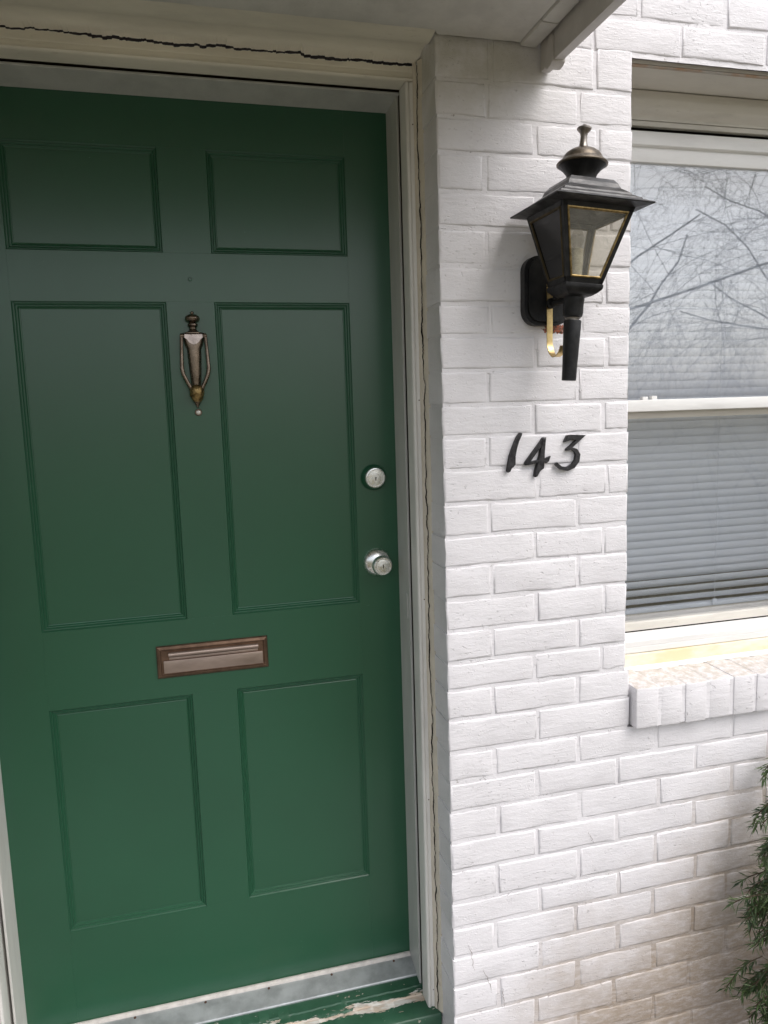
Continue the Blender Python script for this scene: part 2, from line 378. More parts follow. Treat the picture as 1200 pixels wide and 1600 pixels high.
# ================================================================== BRICK WALL
XW0, XW1 = 0.421, 1.25        # window opening
LZ = 0.068                     # underside of the lintel
ideal = [-0.0677 * i for i in range(36)]
zl = [0.002, -0.066, -0.130, -0.202, -0.271, -0.343, -0.415, -0.477, -0.544, -0.614, -0.678, -0.745, -0.814, -0.881, -0.944, -1.013, -1.082, -1.149, -1.210, -1.278, -1.350, -1.416, -1.483, -1.555, -1.622, -1.697, -1.760, -1.830, -1.901, -1.972, -2.041, -2.109, -2.177, -2.245, -2.313]
JT = 0.0072                    # joint thickness
wall = empty('brick_wall', (0.2, 0.05, -2.33), 'white painted brick wall between the green door and the window', 'wall')
_bm = {}
def brick_mesh(length, height, variant):
    key = (round(length, 3), round(height, 3), variant)
    if key in _bm: return _bm[key]
    rnd = random.Random(hash(key) & 0xffff); L, H = length / 2, height / 2
    nx = 7 if length > 0.13 else 4; v = []; f = []
    def ring(ix, iz, y, jit):
        pts = []
        xs = [-L + ix + (2 * (L - ix)) * k / nx for k in range(nx + 1)]
        zs = [-H + iz, 0.0, H - iz]
        loop = [(x, zs[0]) for x in xs] + [(xs[-1], zs[1])] + [(x, zs[2]) for x in reversed(xs)] + [(xs[0], zs[1])]
        for (x, z) in loop: pts.append((x + rnd.uniform(-jit, jit), y + rnd.uniform(-jit, jit) * 0.35, z + rnd.uniform(-jit, jit)))
        return pts
    r0 = ring(-0.0005, -0.0005, 0.092, 0.0); r1 = ring(0.0, 0.0, 0.0028, 0.0015); r2 = ring(0.0016, 0.0014, 0.0008, 0.0015); r2b = ring(0.0040, 0.0034, 0.0002, 0.0006); r3 = ring(0.0058, 0.0050, 0.0, 0.0005)
    n = len(r0); r0b = ring(-.0001, -.0001, .0062, .0004); v = r0 + r0b + r1 + r2 + r2b + r3
    for a in range(5):
        for k in range(n):
            k2 = (k + 1) % n; f.append((a * n + k, a * n + k2, (a + 1) * n + k2, (a + 1) * n + k))
    b = 5 * n                                           # front face: two rows of quads with a middle line
    mid = []
    for k in range(1, nx):
        mid.append(len(v)); v.append((r3[k][0], rnd.uniform(-0.0004, 0.0003), rnd.uniform(-0.004, 0.004)))
    mids = [b + n - 1] + mid + [b + nx + 1]
    for k in range(nx):
        f.append((b + k, b + k + 1, mids[k + 1], mids[k]))
        t0 = b + 2 * nx + 2 - k; f.append((mids[k], mids[k + 1], t0 - 1, t0))
    me = mesh_from('brick', v, f, MAT['brick'], True)
    bm = bmesh.new(); bm.from_mesh(me); bmesh.ops.recalc_face_normals(bm, faces=bm.faces)
    for e in bm.edges:
        if len(e.link_faces) == 2 and e.calc_face_angle(0) > 0.95: e.smooth = False
    bm.to_mesh(me); bm.free()
    _bm[key] = me; return me
def lay(x0, x1, zt, zb, parent=None):
    h = round((zt - zb - JT + random.uniform(-.0022, .0020)) * 1000) / 1000
    L = round((x1 - x0 + random.uniform(-.003, .003)) * 250) / 250 if x0 > 0.001 else round((x1 - x0) * 250) / 250
    me = brick_mesh(L, h, random.randrange(3 if L > 0.17 else 2))
    o = bpy.data.objects.new('brick', me)
    o.rotation_euler = (random.uniform(-.012, .012), random.uniform(-.007, .007), random.uniform(-.007, .007) if x0 > .001 else 0.0)
    put(o, parent or wall, ((x0 + x1) / 2, random.uniform(-0.0008, 0.0010), (zt + zb) / 2 + random.uniform(-.0012, .0012))); return o
def course(xa, xb, joints, zt, zb):
    edges = [xa] + [j for j in joints if xa + 0.035 < j < xb - 0.035] + [xb]
    for k in range(len(edges) - 1):
        a = edges[k] + (JT / 2 if k else 0.0); b = edges[k + 1] - (JT / 2 if k < len(edges) - 2 else 0.0)
        lay(a, b, zt, zb)
A = [0.206 + 0.2032 * k + random.uniform(-.003, .003) for k in range(-7, 8)]
B = [0.102 + 0.2032 * k + random.uniform(-.003, .003) for k in range(-7, 8)]
WX = 1.62
course(0.0, XW0, [0.112, 0.335], 0.0850, zl[0])                                    # course under the porch ceiling
for i in range(len(zl) - 1):
    zt, zb = zl[i], zl[i + 1]; even = (i % 2 == 0)
    jit = random.uniform(-.006, .006)
    if i < 18:
        if i in (0,): js = [0.102, 0.30]
        elif i == 1: js = [0.204, 0.345]
        else: js = [0.102 + jit, 0.303 + jit] if even else [0.204 + jit, 0.366 + jit]
        course(0.0, XW0, js, zt, zb)
    elif i < 20: course(0.0, 0.4315, [0.102 if even else 0.206, 0.303 if even else 0.40], zt, zb)
    else: course(0.0, WX, [x + jit for x in (B if even else A)], zt, zb)
    if i < 20: course(XW1, WX, [1.42 if even else 1.36], zt, zb)
    course(-1.17, -0.963, [-1.065] if even else [], zt, zb)
course(XW1, WX, [1.40], 0.0850, zl[0]); course(-1.17, -0.963, [], 0.0850, zl[0])
for k in range(3):
    course(0.18 if k else 0.2, WX, [x + 0.028 for x in (A if k % 2 else B)], LZ + 0.0085 + 0.0677 * (k + 1), LZ + 0.0085 + 0.0677 * k)
# mortar: recessed, slightly uneven painted joints
def mortar(name, x0, x1, z0, z1, cell=0.016):
    nx = max(1, int((x1 - x0) / cell)); nz = max(1, int((z1 - z0) / cell)); v = []; f = []
    for i in range(nx + 1):
        for k in range(nz + 1):
            x = x0 + (x1 - x0) * i / nx; z = z0 + (z1 - z0) * k / nz
            v.append((x, 0.0021 + 0.0010 * noise.noise(Vector((x * 11, 3.1, z * 22))) + 0.0008 * noise.noise(Vector((x * 80, 8, z * 90))), z))
    for i in range(nx):
        for k in range(nz):
            a = i * (nz + 1) + k; f.append((a, a + nz + 1, a + nz + 2, a + 1))
    return v, f
mb = MB()
for r in ((0.0014, XW0 - .0020, zl[18] - .004, 0.088), (0.0014, 0.429, zl[20], zl[18] - .004), (0.0014, WX, -2.34, zl[20]), (XW1 + .0035, WX, zl[20], 0.071), (-1.17, -0.9675, -2.34, 0.071), (XW0 - .0025, WX, 0.071, 0.30), (0.15, XW0 - .0025, 0.088, 0.30)):
    mb.add(*mortar('m', *r))
for (xr) in (0.0014, XW0 - .0020, XW1 + .0035, -0.9675):                            # reveal sides
    zlo = -2.34 if xr in (0.0014, -0.9675) else zl[20]
    mb.add([(xr, 0.003, zlo), (xr, 0.20, zlo), (xr, 0.20, 0.071), (xr, 0.003, 0.071)] if xr > .1 or xr < 0 else [(xr, 0.003, zlo), (xr, 0.20, zlo), (xr, 0.20, 0.088), (xr, 0.003, 0.088)], [(0, 1, 2, 3)])
mb.build('mortar', MAT['mortar'], wall, True)
mb = MB()                                                                           # solid core behind
for a, b in (((0.006, 0.10, -2.34), (XW0 - .006, 0.40, 0.40)), ((XW0 - .006, 0.10, -2.34), (XW1 + .006, 0.40, -1.30)), ((XW1 + .006, 0.012, -2.34), (3.4, 0.40, 0.40)), ((-3.2, 0.012, -2.34), (-0.969, 0.40, 0.40)), ((-0.969, 0.18, 0.06), (0.006, 0.40, 0.40)), ((XW0 - .006, 0.15, LZ + .004), (XW1 + .006, 0.40, 0.40)), ((-0.969, 0.20, -2.34), (0.006, 0.40, -2.07))):
    mb.box(a, b)
mb.build('wall_core', MAT['brick'], wall)
mb = MB()                                                                           # steel lintel over the window
mb.box((XW0 - 0.02, 0.014, LZ), (XW1 + 0.08, 0.13, LZ + 0.007)); lt = mb.build('lintel', MAT['winwood'], wall)
mb = MB(); mb.box((XW0 + .001, 0.0145, LZ - 0.0045), (XW1 - .001, 0.0225, LZ - 0.0005), 0, 0.0015); mb.build('lintel_edge', MAT['steel'], lt)
# sill of bricks laid on edge
sill = MB(); sill.prism([(-.0186, -1.3465), (-.0186, -1.2590), (-.0166, -1.2572), (.122, -1.2514), (.122, -1.3465)], 'x', 0.4385, 1.30); sill = sill.build('window_sill', MAT['brick'], wall)
xs = 0.437; k = 0
while xs < 1.27:
    w = 0.0565 + random.uniform(-.0015, .0015); k += 1
    m = MB(); dz = random.uniform(-.002, .002); dy = random.uniform(-.0015, .0015)
    bm = bmesh.new(); bmesh.ops.create_cube(bm, size=1)
    for v in bm.verts:
        x = xs + (v.co.x + .5) * w; y = -0.021 + dy + (v.co.y + .5) * 0.148; z = -1.349 + dz + (v.co.z + .5) * (0.0945 if v.co.y < 0 else 0.1005)
        v.co = Vector((x + random.uniform(-.0008, .0008), y, z + random.uniform(-.0008, .0008)))
    bmesh.ops.bevel(bm, geom=list(bm.edges), offset=0.005, segments=2, profile=0.55, affect='EDGES'); bm.verts.index_update()
    m.add([v.co.copy() for v in bm.verts], [tuple(v.index for v in q.verts) for q in bm.faces]); bm.free()
    m.build('brick', MAT['brick'], sill, True)
    xs += w + 0.0075
# hairline cracks in the paint of the lower corner
for pts in (((0.035, -1.80), (0.041, -1.822), (0.045, -1.845), (0.047, -1.866)), ((0.068, -1.868), (0.078, -1.89), (0.083, -1.905), (0.087, -1.93)), ((0.115, -1.925), (0.118, -1.95), (0.121, -1.978)), ((0.330, -1.585), (0.338, -1.603), (0.342, -1.616))):
    v = []; f = []
    n = 14; tot = len(pts) - 1
    for q in range(n + 1):
        s = q / n * tot; a = min(int(s), tot - 1); u = s - a
        x = pts[a][0] * (1 - u) + pts[a + 1][0] * u + random.uniform(-.0022, .0022); z = pts[a][1] * (1 - u) + pts[a + 1][1] * u
        w = 0.00035 * math.sin(math.pi * (q + .6) / (n + 1.2)) * random.uniform(.5, 1.4) + 0.0001
        v += [(x - w, -0.0021, z), (x + w, -0.0021, z)]
        if q: f.append((2 * q - 2, 2 * q - 1, 2 * q + 1, 2 * q))
    obj('crack', v, f, MAT['rust'], wall)

# ================================================================== DOOR
YD = 0.2594
DXL, DXR, DZT, DZB = -0.9311, -0.0283, 0.0285, -1.996
PX = [(-0.8249, -0.5227), (-0.4231, -0.1260)]
PZ = [(-0.066, -0.2764), (-0.3772, -1.069), (-1.2444, -1.7677)]
door = empty('front_door', (-0.48, YD, DZB), 'dark green painted six panel front door with mail slot and knocker', 'door')
def board(name, x0, x1, z0, z1):
    g = 0.00004
    mb = MB(); mb.box((x0 + g, YD, z0 + g), (x1 - g, YD + 0.044, z1 - g), 0, 0.00012)
    return mb.build(name, MAT['green'], door)
zt, zb = DZT + 0.01, DZB - 0.012
board('stile', DXL - 0.012, PX[0][0], zb, zt); board('stile', PX[1][1], DXR + 0.010, zb, zt)
for z0, z1 in ((PZ[0][0], zt), (PZ[1][0], PZ[0][1]), (PZ[2][0], PZ[1][1]), (zb, PZ[2][1])): board('rail', PX[0][0], PX[1][1], z0, z1)
for a, b in PZ: board('mullion', PX[0][1], PX[1][0], b, a)
PROF = [(0.0, -0.0002), (0.0004, 0.0012), (0.0026, 0.0036), (0.0034, 0.0036), (0.0044, 0.0024), (0.0052, 0.0026), (0.0078, 0.0062), (0.0086, 0.0062), (0.0096, 0.0052), (0.0104, 0.0054), (0.0132, 0.0092), (0.0146, 0.0096), (0.0158, 0.0088)]
for x0, x1 in PX:
    for z1, z0 in PZ:
        v = []; f = []
        for d, y in [(d * .95, y * .95) for d, y in PROF]:
            v += [(x0 + d, YD + y, z0 + d), (x1 - d, YD + y, z0 + d), (x1 - d, YD + y, z1 - d), (x0 + d, YD + y, z1 - d)]
        for a in range(len(PROF) - 1):
            for q in range(4): f.append((a * 4 + q, a * 4 + (q + 1) % 4, a * 4 + 4 + (q + 1) % 4, a * 4 + 4 + q))
        b = (len(PROF) - 1) * 4; f.append((b, b + 1, b + 2, b + 3))
        v += [(x0, YD + .04, z0), (x1, YD + .04, z0), (x1, YD + .04, z1), (x0, YD + .04, z1)]; n = len(v) - 4
        for q in range(4): f.append((q, (q + 1) % 4, n + (q + 1) % 4, n + q))
        f.append((n, n + 1, n + 2, n + 3))
        obj('panel', v, f, MAT['green'], door)
# knob
def YL(prof, c, mat, name, parent, n=32):
    mb = MB(); mb.lathe(prof, c, (0, -1, 0), n); return mb.build(name, mat, parent, True, 35)
kc = (-0.0815, YD, -0.9735)
kn = YL([(0.0325, 0), (0.0325, 0.003), (0.031, 0.007), (0.026, 0.0125), (0.019, 0.016), (0.0125, 0.018), (0.0115, 0.030), (0.013, 0.034), (0.0185, 0.038), (0.0225, 0.043), (0.0235, 0.049), (0.0225, 0.054), (0.0205, 0.0575), (0.0195, 0.0582), (0.0188, 0.0565), (0.0165, 0.0565), (0.0155, 0.0585), (0.010, 0.0592), (0, 0.0594)], kc, MAT['chrome'], 'door_knob', door, 40)
YL([(0.0070, 0.0590), (0.0070, 0.0606), (0.0062, 0.0612), (0, 0.0613)], kc, MAT['chrome'], 'lock_cylinder', kn)
mb = MB(); mb.box((kc[0] - .0009, YD - .0622, kc[2] - .0045), (kc[0] + .0009, YD - .0614, kc[2] + .0045)); mb.build('keyhole', MAT['dark'], kn)
# deadbolt: painted collar, bare face
dc = (-0.0835, YD, -0.7725)
db = YL([(0.0305, 0), (0.0305, 0.003), (0.0290, 0.0065), (0.0262, 0.011), (0.0252, 0.018), (0.0243, 0.0188), (0.0, 0.0189)], dc, MAT['green'], 'deadbolt', door, 40)
YL([(0.0235, 0.0185), (0.0235, 0.0205), (0.0222, 0.0222), (0.0205, 0.0226), (0.0200, 0.0216), (0.0188, 0.0216), (0.018, 0.0228), (0.0095, 0.0232), (0.0090, 0.0222), (0.0080, 0.0222), (0.0075, 0.0236), (0, 0.0237)], dc, MAT['chrome'], 'lock_face', db, 40)
mb = MB(); mb.box((dc[0] - .0009, YD - .0246, dc[2] - .0058), (dc[0] + .0009, YD - .0238, dc[2] + .0006)); mb.lathe([(0.0017, 0.0238), (0.0017, 0.0246)], (dc[0], YD, dc[2] + .0004), (0, -1, 0), 12)
mb.build('keyhole', MAT['dark'], db)
# mail slot
mx0, mx1, mz0, mz1 = -0.5945, -0.3485, -1.1985, -1.1245
v = []; f = []
mp = [(0.0, 0.0), (0.0, 0.003), (0.0020, 0.0055), (0.0070, 0.0085), (0.0085, 0.0085), (0.0098, 0.0065), (0.0125, 0.0060)]
for d, y in mp: v += [(mx0 + d, YD - y, mz0 + d), (mx1 - d, YD - y, mz0 + d), (mx1 - d, YD - y, mz1 - d), (mx0 + d, YD - y, mz1 - d)]
for a in range(len(mp) - 1):
    for q in range(4): f.append((a * 4 + q, a * 4 + (q + 1) % 4, a * 4 + 4 + (q + 1) % 4, a * 4 + 4 + q))
b = (len(mp) - 1) * 4; f.append((b, b + 1, b + 2, b + 3))
slot = obj('mail_slot', v, f, MAT['slot'], door)
mb = MB(); mb.box((mx0 + .0145, YD - .0105, mz0 + .0125), (mx1 - .0125, YD - .0062, mz1 - .033), 0, 0.0014); mb.build('flap', MAT['slotflap'], slot, True, 50)
mb = MB(); mb.tube([(mx0 + .026, YD - .0095, mz1 - .0195), (mx1 - .022, YD - .0095, mz1 - .0195)], 0.0052, 12); mb.box((mx0 + .027, YD - .0082, mz1 - .0315), (mx1 - .023, YD - .0062, mz1 - .0265), 0, 0.0006)
mb.build('hinge_rod', MAT['slotflap'], slot, True, 40)
# knocker
KX = -0.4712
def leanx(z): return KX + 0.010 * (-0.50 - z) * 0.0
kb = MB()
kb.lathe([(0.0015, -0.398), (0.0034, -0.3995), (0.0036, -0.402), (0.0026, -0.404), (0.009, -0.4052), (0.0140, -0.4085), (0.0158, -0.4125), (0.0148, -0.4165), (0.0095, -0.4200), (0.0060, -0.4215), (0.0068, -0.4225), (0.0104, -0.4245), (0.0108, -0.4275), (0.0082, -0.4300), (0.0072, -0.4320), (0.0078, -0.4360), (0.0108, -0.4400), (0.0185, -0.4428), (0.0232, -0.4436), (0.0232, -0.4450)], (KX, YD - 0.009, 0), (0, 0, 1), 20)
knocker = kb.build('door_knocker', MAT['bronze'], door, True, 50)
kb = MB()                                                   # tapering shaft
n = 14; v = []; f = []
rows = [(-0.4445, 0.0222, 0.013), (-0.456, 0.0216, 0.014), (-0.468, 0.0190, 0.015), (-0.476, 0.0150, 0.0155), (-0.500, 0.0140, 0.0155), (-0.535, 0.0118, 0.0145), (-0.566, 0.0095, 0.0135)]
for z, hw, dp in rows:
    for k in range(n + 1):
        a = math.pi * k / n; v.append((KX - hw * math.cos(a), YD - 0.002 - dp * (math.sin(a) ** 0.7), z))
for i in range(len(rows) - 1):
    for k in range(n): f.append((i * (n + 1) + k, i * (n + 1) + k + 1, (i + 1) * (n + 1) + k + 1, (i + 1) * (n + 1) + k))
f.append(tuple(range(n + 1))); kb.add(v, f); kb.build('shaft', MAT['bronze'], knocker, True, 60)
kb = MB()
sh = [(-.0185, -.4462), (.0185, -.4462), (.0188, -.4535), (.0140, -.4570), (.0105, -.4625), (.0050, -.4665), (0, -.4680), (-.0050, -.4665), (-.0105, -.4625), (-.0140, -.4570), (-.0188, -.4535)]
kb.prism([(KX + a, b) for a, b in sh], 'y', YD - .0185, YD - .0150); kb.build('nameplate', MAT['plate'], knocker)
kb = MB()
for s in (-1, 1):
    kb.tube([(KX + s * .0245, YD - .012, -.4490), (KX + s * .0258, YD - .015, -.470), (KX + s * .0272, YD - .019, -.500), (KX + s * .0278, YD - .021, -.518), (KX + s * .0258, YD - .022, -.530), (KX + s * .0180, YD - .022, -.548), (KX + s * .0095, YD - .022, -.564), (KX + s * .002, YD - .022, -.572)], [.0036, .0036, .0038, .0044, .0044, .0042, .0040, .004], 10)
    kb.lathe([(.0046, -.004), (.0050, -.002), (.0050, .002), (.0046, .004)], (KX + s * .0235, YD - .012, -.4490), (1, 0, 0), 12)
kb.build('knocker_ring', MAT['bronze'], knocker, True, 50)
kb = MB()
kb.lathe([(0.003, -0.552), (0.0130, -0.556), (0.0152, -0.564), (0.0146, -0.574), (0.0120, -0.581), (0.0085, -0.588)], (KX, YD - .019, 0), (0, 0, 1), 20)
for k in range(70):
    a = random.uniform(0, 2 * math.pi); z = random.uniform(-.583, -.560); r = 0.0148 if z > -.577 else 0.0120
    kb.lathe([(0.0004, -.0013), (0.0014, 0), (0.0004, .0013)], (KX + r * math.cos(a), YD - .019 + r * math.sin(a), z), (0, 0, 1), 5)
kb.build('striker', MAT['gold'], knocker, True, 60)
kb = MB(); kb.lathe([(0.0072, -0.584), (0.0070, -0.589), (0.0030, -0.598), (0.0008, -0.6015)], (KX, YD - .010, 0), (0, 0, 1), 16); kb.build('tip', MAT['bronze'], knocker, True, 50)
vw = YL([(0.0078, 0), (0.0078, 0.002), (0.0066, 0.0034), (0.0052, 0.0034), (0.0048, 0.0026), (0, 0.0026)], (KX + .0008, YD, -0.6110), MAT['bronze'], 'door_viewer', door, 20)
YL([(0.0048, 0.0024), (0.004, 0.0032), (0.002, 0.0038), (0, 0.0039)], (KX + .0008, YD, -0.6110), MAT['lens'], 'lens', vw, 16)
YL([(0.0046, 0), (0.0044, 0.0012), (0.0036, 0.0022), (0.0022, 0.0022), (0.0018, 0.0012), (0, 0.0012)], (KX + .0008, YD, -0.3300), MAT['green'], 'painted_screw', door, 16)

# ================================================================== DOOR FRAME
frame = empty('doorway_surround', (-0.48, 0.2, -2.08), 'aged white wooden frame with cracked caulk around the green door', 'door frame')
CZ = 0.0365                                                  # underside of head casing
ZC = -2.029
def casing(side):
    """side +1: right of the door; -1: mirrored at the left"""
    cx = 0.0 if side > 0 else -0.963
    pr = [(-.0285, .150), (-.0285, .1125), (-.0280, .1085), (-.0262, .1060), (-.0238, .1052), (-.0216, .1060), (-.0203, .1082), (-.0190, .1090), (-.0176, .1080), (-.0166, .1072), (-.0112, .1067), (-.0104, .1075), (-.0104, .150)]
    mb = MB(); mb.prism([(cx + side * a, b) for a, b in pr], 'z', ZC, CZ - .0015); return mb.build('casing', MAT['casing'], frame, True, 50)
casing(1); casing(-1)
def jamb(side):
    cx = 0.0 if side > 0 else -0.963
    f0 = DXR if side > 0 else DXL
    mb = MB()
    a = abs(f0 - cx)
    pr = [(-a, .2585), (-a, .1765), (-a + .0008, .1755), (-a + .0040, .1752), (-a + .0048, .1762), (-a + .0048, .26), (-.003, .26), (-.003, .30), (-a, .30)]
    mb.prism([(cx + side * p, q) for p, q in pr], 'z', -2.021, 0.0335); o = mb.build('jamb', MAT['jamb'] if side > 0 else MAT['casing'], frame)  # left jamb coloured paler than the right one to look lit
    mb = MB(); mb.box((cx - side * .0205, .146, -2.028), (cx - side * .0015, .262, 0.05)); mb.build('jamb_gap', MAT['wood_shade'] if side > 0 else MAT['casing'], frame)  # dark brown fill stands for shade in the right-hand channel
    return o
jr = jamb(1); jamb(-1)
mb = MB(); mb.prism([(.190, -1.045), (.197, -1.040), (.206, -1.046), (.209, -1.062), (.209, -1.078), (.205, -1.094), (.196, -1.100), (.1905, -1.097)], 'x', DXR - .0016, DXR + .0015); mb.build('strike_plate', MAT['jamb'], frame)
mb = MB(); mb.prism([(.2585, .0305), (.1675, .0338), (.1665, .0346), (.1662, .0378), (.1672, .0386), (.2585, .0386)], 'x', DXL - .004, DXR + .004); mb.build('head_jamb', MAT['jamb'], frame)
mb = MB(); mb.box((-0.962, .150, .0455), (-0.001, .262, .060)); mb.build('head_gap_shade', MAT['wood_shade'], frame)  # channel over the head jamb coloured as if in deep shade
# head casing with a torn upper edge and the crown above it
def sweep_x(name, x0, x1, n, prof, mat, parent, close=True):
    v = []; f = []; m = None
    for i in range(n + 1):
        x = x0 + (x1 - x0) * i / n; p = prof(x); m = len(p); v += [(x, a, b) for a, b in p]
    for i in range(n):
        for k in range(m if close else m - 1):
            k2 = (k + 1) % m; f.append((i * m + k, i * m + k2, (i + 1) * m + k2, (i + 1) * m + k))
    f.append(tuple(range(m))); f.append(tuple(n * m + k for k in range(m)))
    return obj(name, v, f, mat, parent, True, None, 48)
def crack_w(x):                                              # width of the gap at x
    s = 0.0030 + 0.0046 * noise.noise(Vector((x * 8, 2.0, 0))) + 0.0024 * noise.noise(Vector((x * 75, 5.0, 0)))
    if x < -0.70: s *= 0.5
    return max(0.0004, s)
def crack_z(x):
    step = 0.0022 * math.copysign(1, math.sin(x * 17.0 + 0.8)) + 0.0016 * math.copysign(1, math.sin(x * 43.0)) + 0.0010 * math.copysign(1, math.sin(x * 97.0 + 1))
    saw = ((x * 21.0) % 1.0 - 0.5) * 0.0022
    return 0.0685 + 0.004 * (-x - 0.4) * 0.9 + step * 0.55 + saw + jag(x, 3, 60, 0.0012)
def head_prof(x):
    t = crack_z(x) - crack_w(x) / 2
    return [(.150, CZ), (.1105, CZ), (.1062, CZ + .0012), (.1045, CZ + .0035), (.1052, CZ + .0060), (.1078, CZ + .0075), (.1080, CZ + .0165), (.1068, CZ + .0175), (.1066, CZ + .0185), (.1068, t - .0008), (.1080, t), (.128, t), (.128, CZ + .012), (.150, CZ + .012)]
sweep_x('head_casing', -0.9615, -0.0095, 900, head_prof, MAT['cream'], frame)
def crown_prof(x):
    b = crack_z(x) + crack_w(x) / 2; w = 0.0008 * noise.noise(Vector((x * 5, 1, 4)))
    return [(-.0215, .0800), (-.012, .0778 + w), (.002, .0757 + w), (.018, .0742 + w), (.030, .0742), (.036, .0760), (.046, .0795), (.060, .0812), (.072, .0800), (.079, .0770), (.082, max(b + .001, .0742)), (.094, max(b + .0006, .0722)), (.1035, b + .0002), (.1048, b + .0006), (.1058, .094), (.1058, .100), (-.0215, .100)]
sweep_x('crown_moulding', -0.9615, -0.0030, 900, crown_prof, MAT['cream'], frame)
mb = MB(); mb.box((-0.962, .130, .055), (-0.002, .149, .115)); mb.build('head_crack_shade', MAT['dark'], frame)  # near-black backing colours in the shade inside the crack
# caulk between casing and brick return, torn along its edge
n = 900
def bead(t, z, lift=0.0): return (-.0125 + .0125 * t - lift, .1060 - .0230 * t - lift, z)
for part in (0, 1):
    v = []; f = []
    for i in range(n + 1):
        z = -2.03 + (0.0705 + 2.03) * i / n
        c = 0.46 + jag(z, 11, 7, 0.16) + jag(z, 13, 34, 0.10)
        w = max(0.03, 0.115 + jag(z, 17, 10, 0.09) + jag(z, 19, 60, 0.03))
        if part == 0: t0, t1 = jag(z, 23, 20, .03) - .02, min(max(c - w / 2, .10), .9)
        else: t0, t1 = 1.05 + jag(z, 29, 12, .12), min(max(c + w / 2, .14), .95)
        tm = (t0 + t1) / 2; l = .0009 + jag(z, 31, 45, .0005)
        p1 = bead(t1, z, l * .6); v += [bead(t0, z), bead(tm, z, l), p1, (p1[0] + .0012, p1[1] + .0042, z)]
        if i:
            for k in range(3): f.append(((i - 1) * 4 + k, (i - 1) * 4 + k + 1, i * 4 + k + 1, i * 4 + k))
    obj('caulk', v, f, MAT['caulk'], frame, True)
mb = MB(); mb.box((-.0102, .1125, -2.03), (0.0009, .150, .0705)); mb.build('caulk_gap_shade', MAT['dark'], frame)  # near-black box behind the torn caulk, painted shade of the crack
# nails in the trim
for (x, z) in ((-.0145, -.0455), (-.0150, -.60), (-.0142, -1.035), (-.0152, -1.505), (-.0145, -1.985)):
    YL([(.0013, -.0005), (.0013, .0006), (0, .0007)], (x, .1066, z), MAT['rust'] if z > -1.9 else MAT['pewter'], 'nail', frame, 8)
for (x, z, y) in ((-.050, .0605, .1066), (-.43, .0475, .1079), (-.72, .060, .1066)):
    YL([(.0019, -.0005), (.0019, .0006), (.0010, .0007), (.0008, .0002), (0, .0002)], (x, y, z), MAT['cream'], 'nail', frame, 10)
# threshold and wooden sill
mb = MB()
mb.prism([(.2625, -2.03), (.2625, -1.999), (.238, -2.0028), (.200, -2.0125), (.1985, -2.0150), (.1985, -2.03)], 'x', DXL + .001, DXR - .0006); th = mb.build('threshold', MAT['threshold'], frame)
mb = MB(); mb.prism([(.2620, -2.0005), (.2600, -1.9945), (.2570, -1.9928), (.2530, -1.9935), (.2500, -1.9965), (.2490, -2.0015)], 'x', DXL + .0015, DXR - .001); mb.build('door_sweep', MAT['ridge'], th, True, 60)
for x in (-.075, -.235, -.39, -.54, -.70, -.86):
    mb = MB(); mb.lathe([(.0030, -.0005), (.0028, .0009), (0, .0012)], (x, .2445, -2.0014), (0, -.12, 1), 10); mb.build('nail', MAT['rust'], th)
def sill_prof(x):
    a = jag(x, 21, 24, 0.003); b = jag(x, 31, 40, 0.0009)
    return [(.2625, -2.075), (.2625, -2.0165), (.205, -2.0170), (.172 + a, -2.0205), (.170 + a, -2.0235 + b), (.150 + a * .6, -2.0255 + b), (.148, -2.0285), (.118, -2.0295 + b * .6), (.0885, -2.0315), (.0850, -2.0350), (.0850, -2.0700), (.0870, -2.075)]
sweep_x('sill', -0.9615, -0.0035, 300, sill_prof, MAT['sill'], frame)

# ================================================================== PORCH ROOF
PY = -0.92  # depth and unseen left reach of the roof shaped to shade the door
porch = empty('porch_roof', (-0.5, -0.4, 0.075), 'small flat porch roof with painted ceiling over the green door', 'porch roof')
v = []; f = []; n = 260
for i in range(n + 1):
    x = -2.40 + (2.40 + 0.1695) * i / n
    e = (-0.0235 + jag(x, 41, 14, 0.0018)) if x < -0.001 else (-0.0075 + jag(x, 43, 40, 0.0030))
    lip = 0.0733 if x < -0.001 else 0.0740
    v += [(x, PY, .0752), (x, e - .022, .0752), (x, e - .004, lip + jag(x, 45, 20, .0004)), (x, e, lip + .0008), (x, e, .095), (x, PY, .095)]
    if i:
        for k in range(6): f.append(((i - 1) * 6 + k, (i - 1) * 6 + (k + 1) % 6, i * 6 + (k + 1) % 6, i * 6 + k))
obj('ceiling', v, f, MAT['ceil'], porch, True, None, 40)
mb = MB(); mb.box((-2.40, -0.03, .0965), (0.2135, 0.0035, .30)); mb.build('ledger', MAT['wood_shade'], porch)
for y0, y1, dz in ((-0.094, -0.0045, 0.0), (-0.52, -0.0955, 0.0016), (PY, -0.5215, 0.0)):
    mb = MB(); mb.prism([(.1710, .0745 + dz), (.1735, .0705 + dz), (.2000, .0690 + dz), (.2065, .0705 + dz), (.2090, .0740 + dz), (.2090, .094), (.1710, .094)], 'y', y0, y1)
    mb.build('trim_strip', MAT['ceil'], porch, True, 50)
def fascia_y(name, x0, x1): 
    mb = MB(); mb.box((x0, PY - .02, .0255), (x1, -0.0035, .31), 0, 0.0022); return mb.build(name, MAT['alum'], porch, True, 40)
fr_ = fascia_y('fascia', .2145, .2345); fascia_y('fascia', -2.425, -2.405)
mb = MB()                                                    # folded lap of the metal near the wall
pr = [(-.062, .0285), (-.0625, .062), (-.060, .070), (-.054, .073), (-.048, .0715), (-.044, .066), (-.034, .040), (-.030, .0265), (-.032, .0195), (-.040, .0165), (-.052, .0185), (-.060, .0225)]
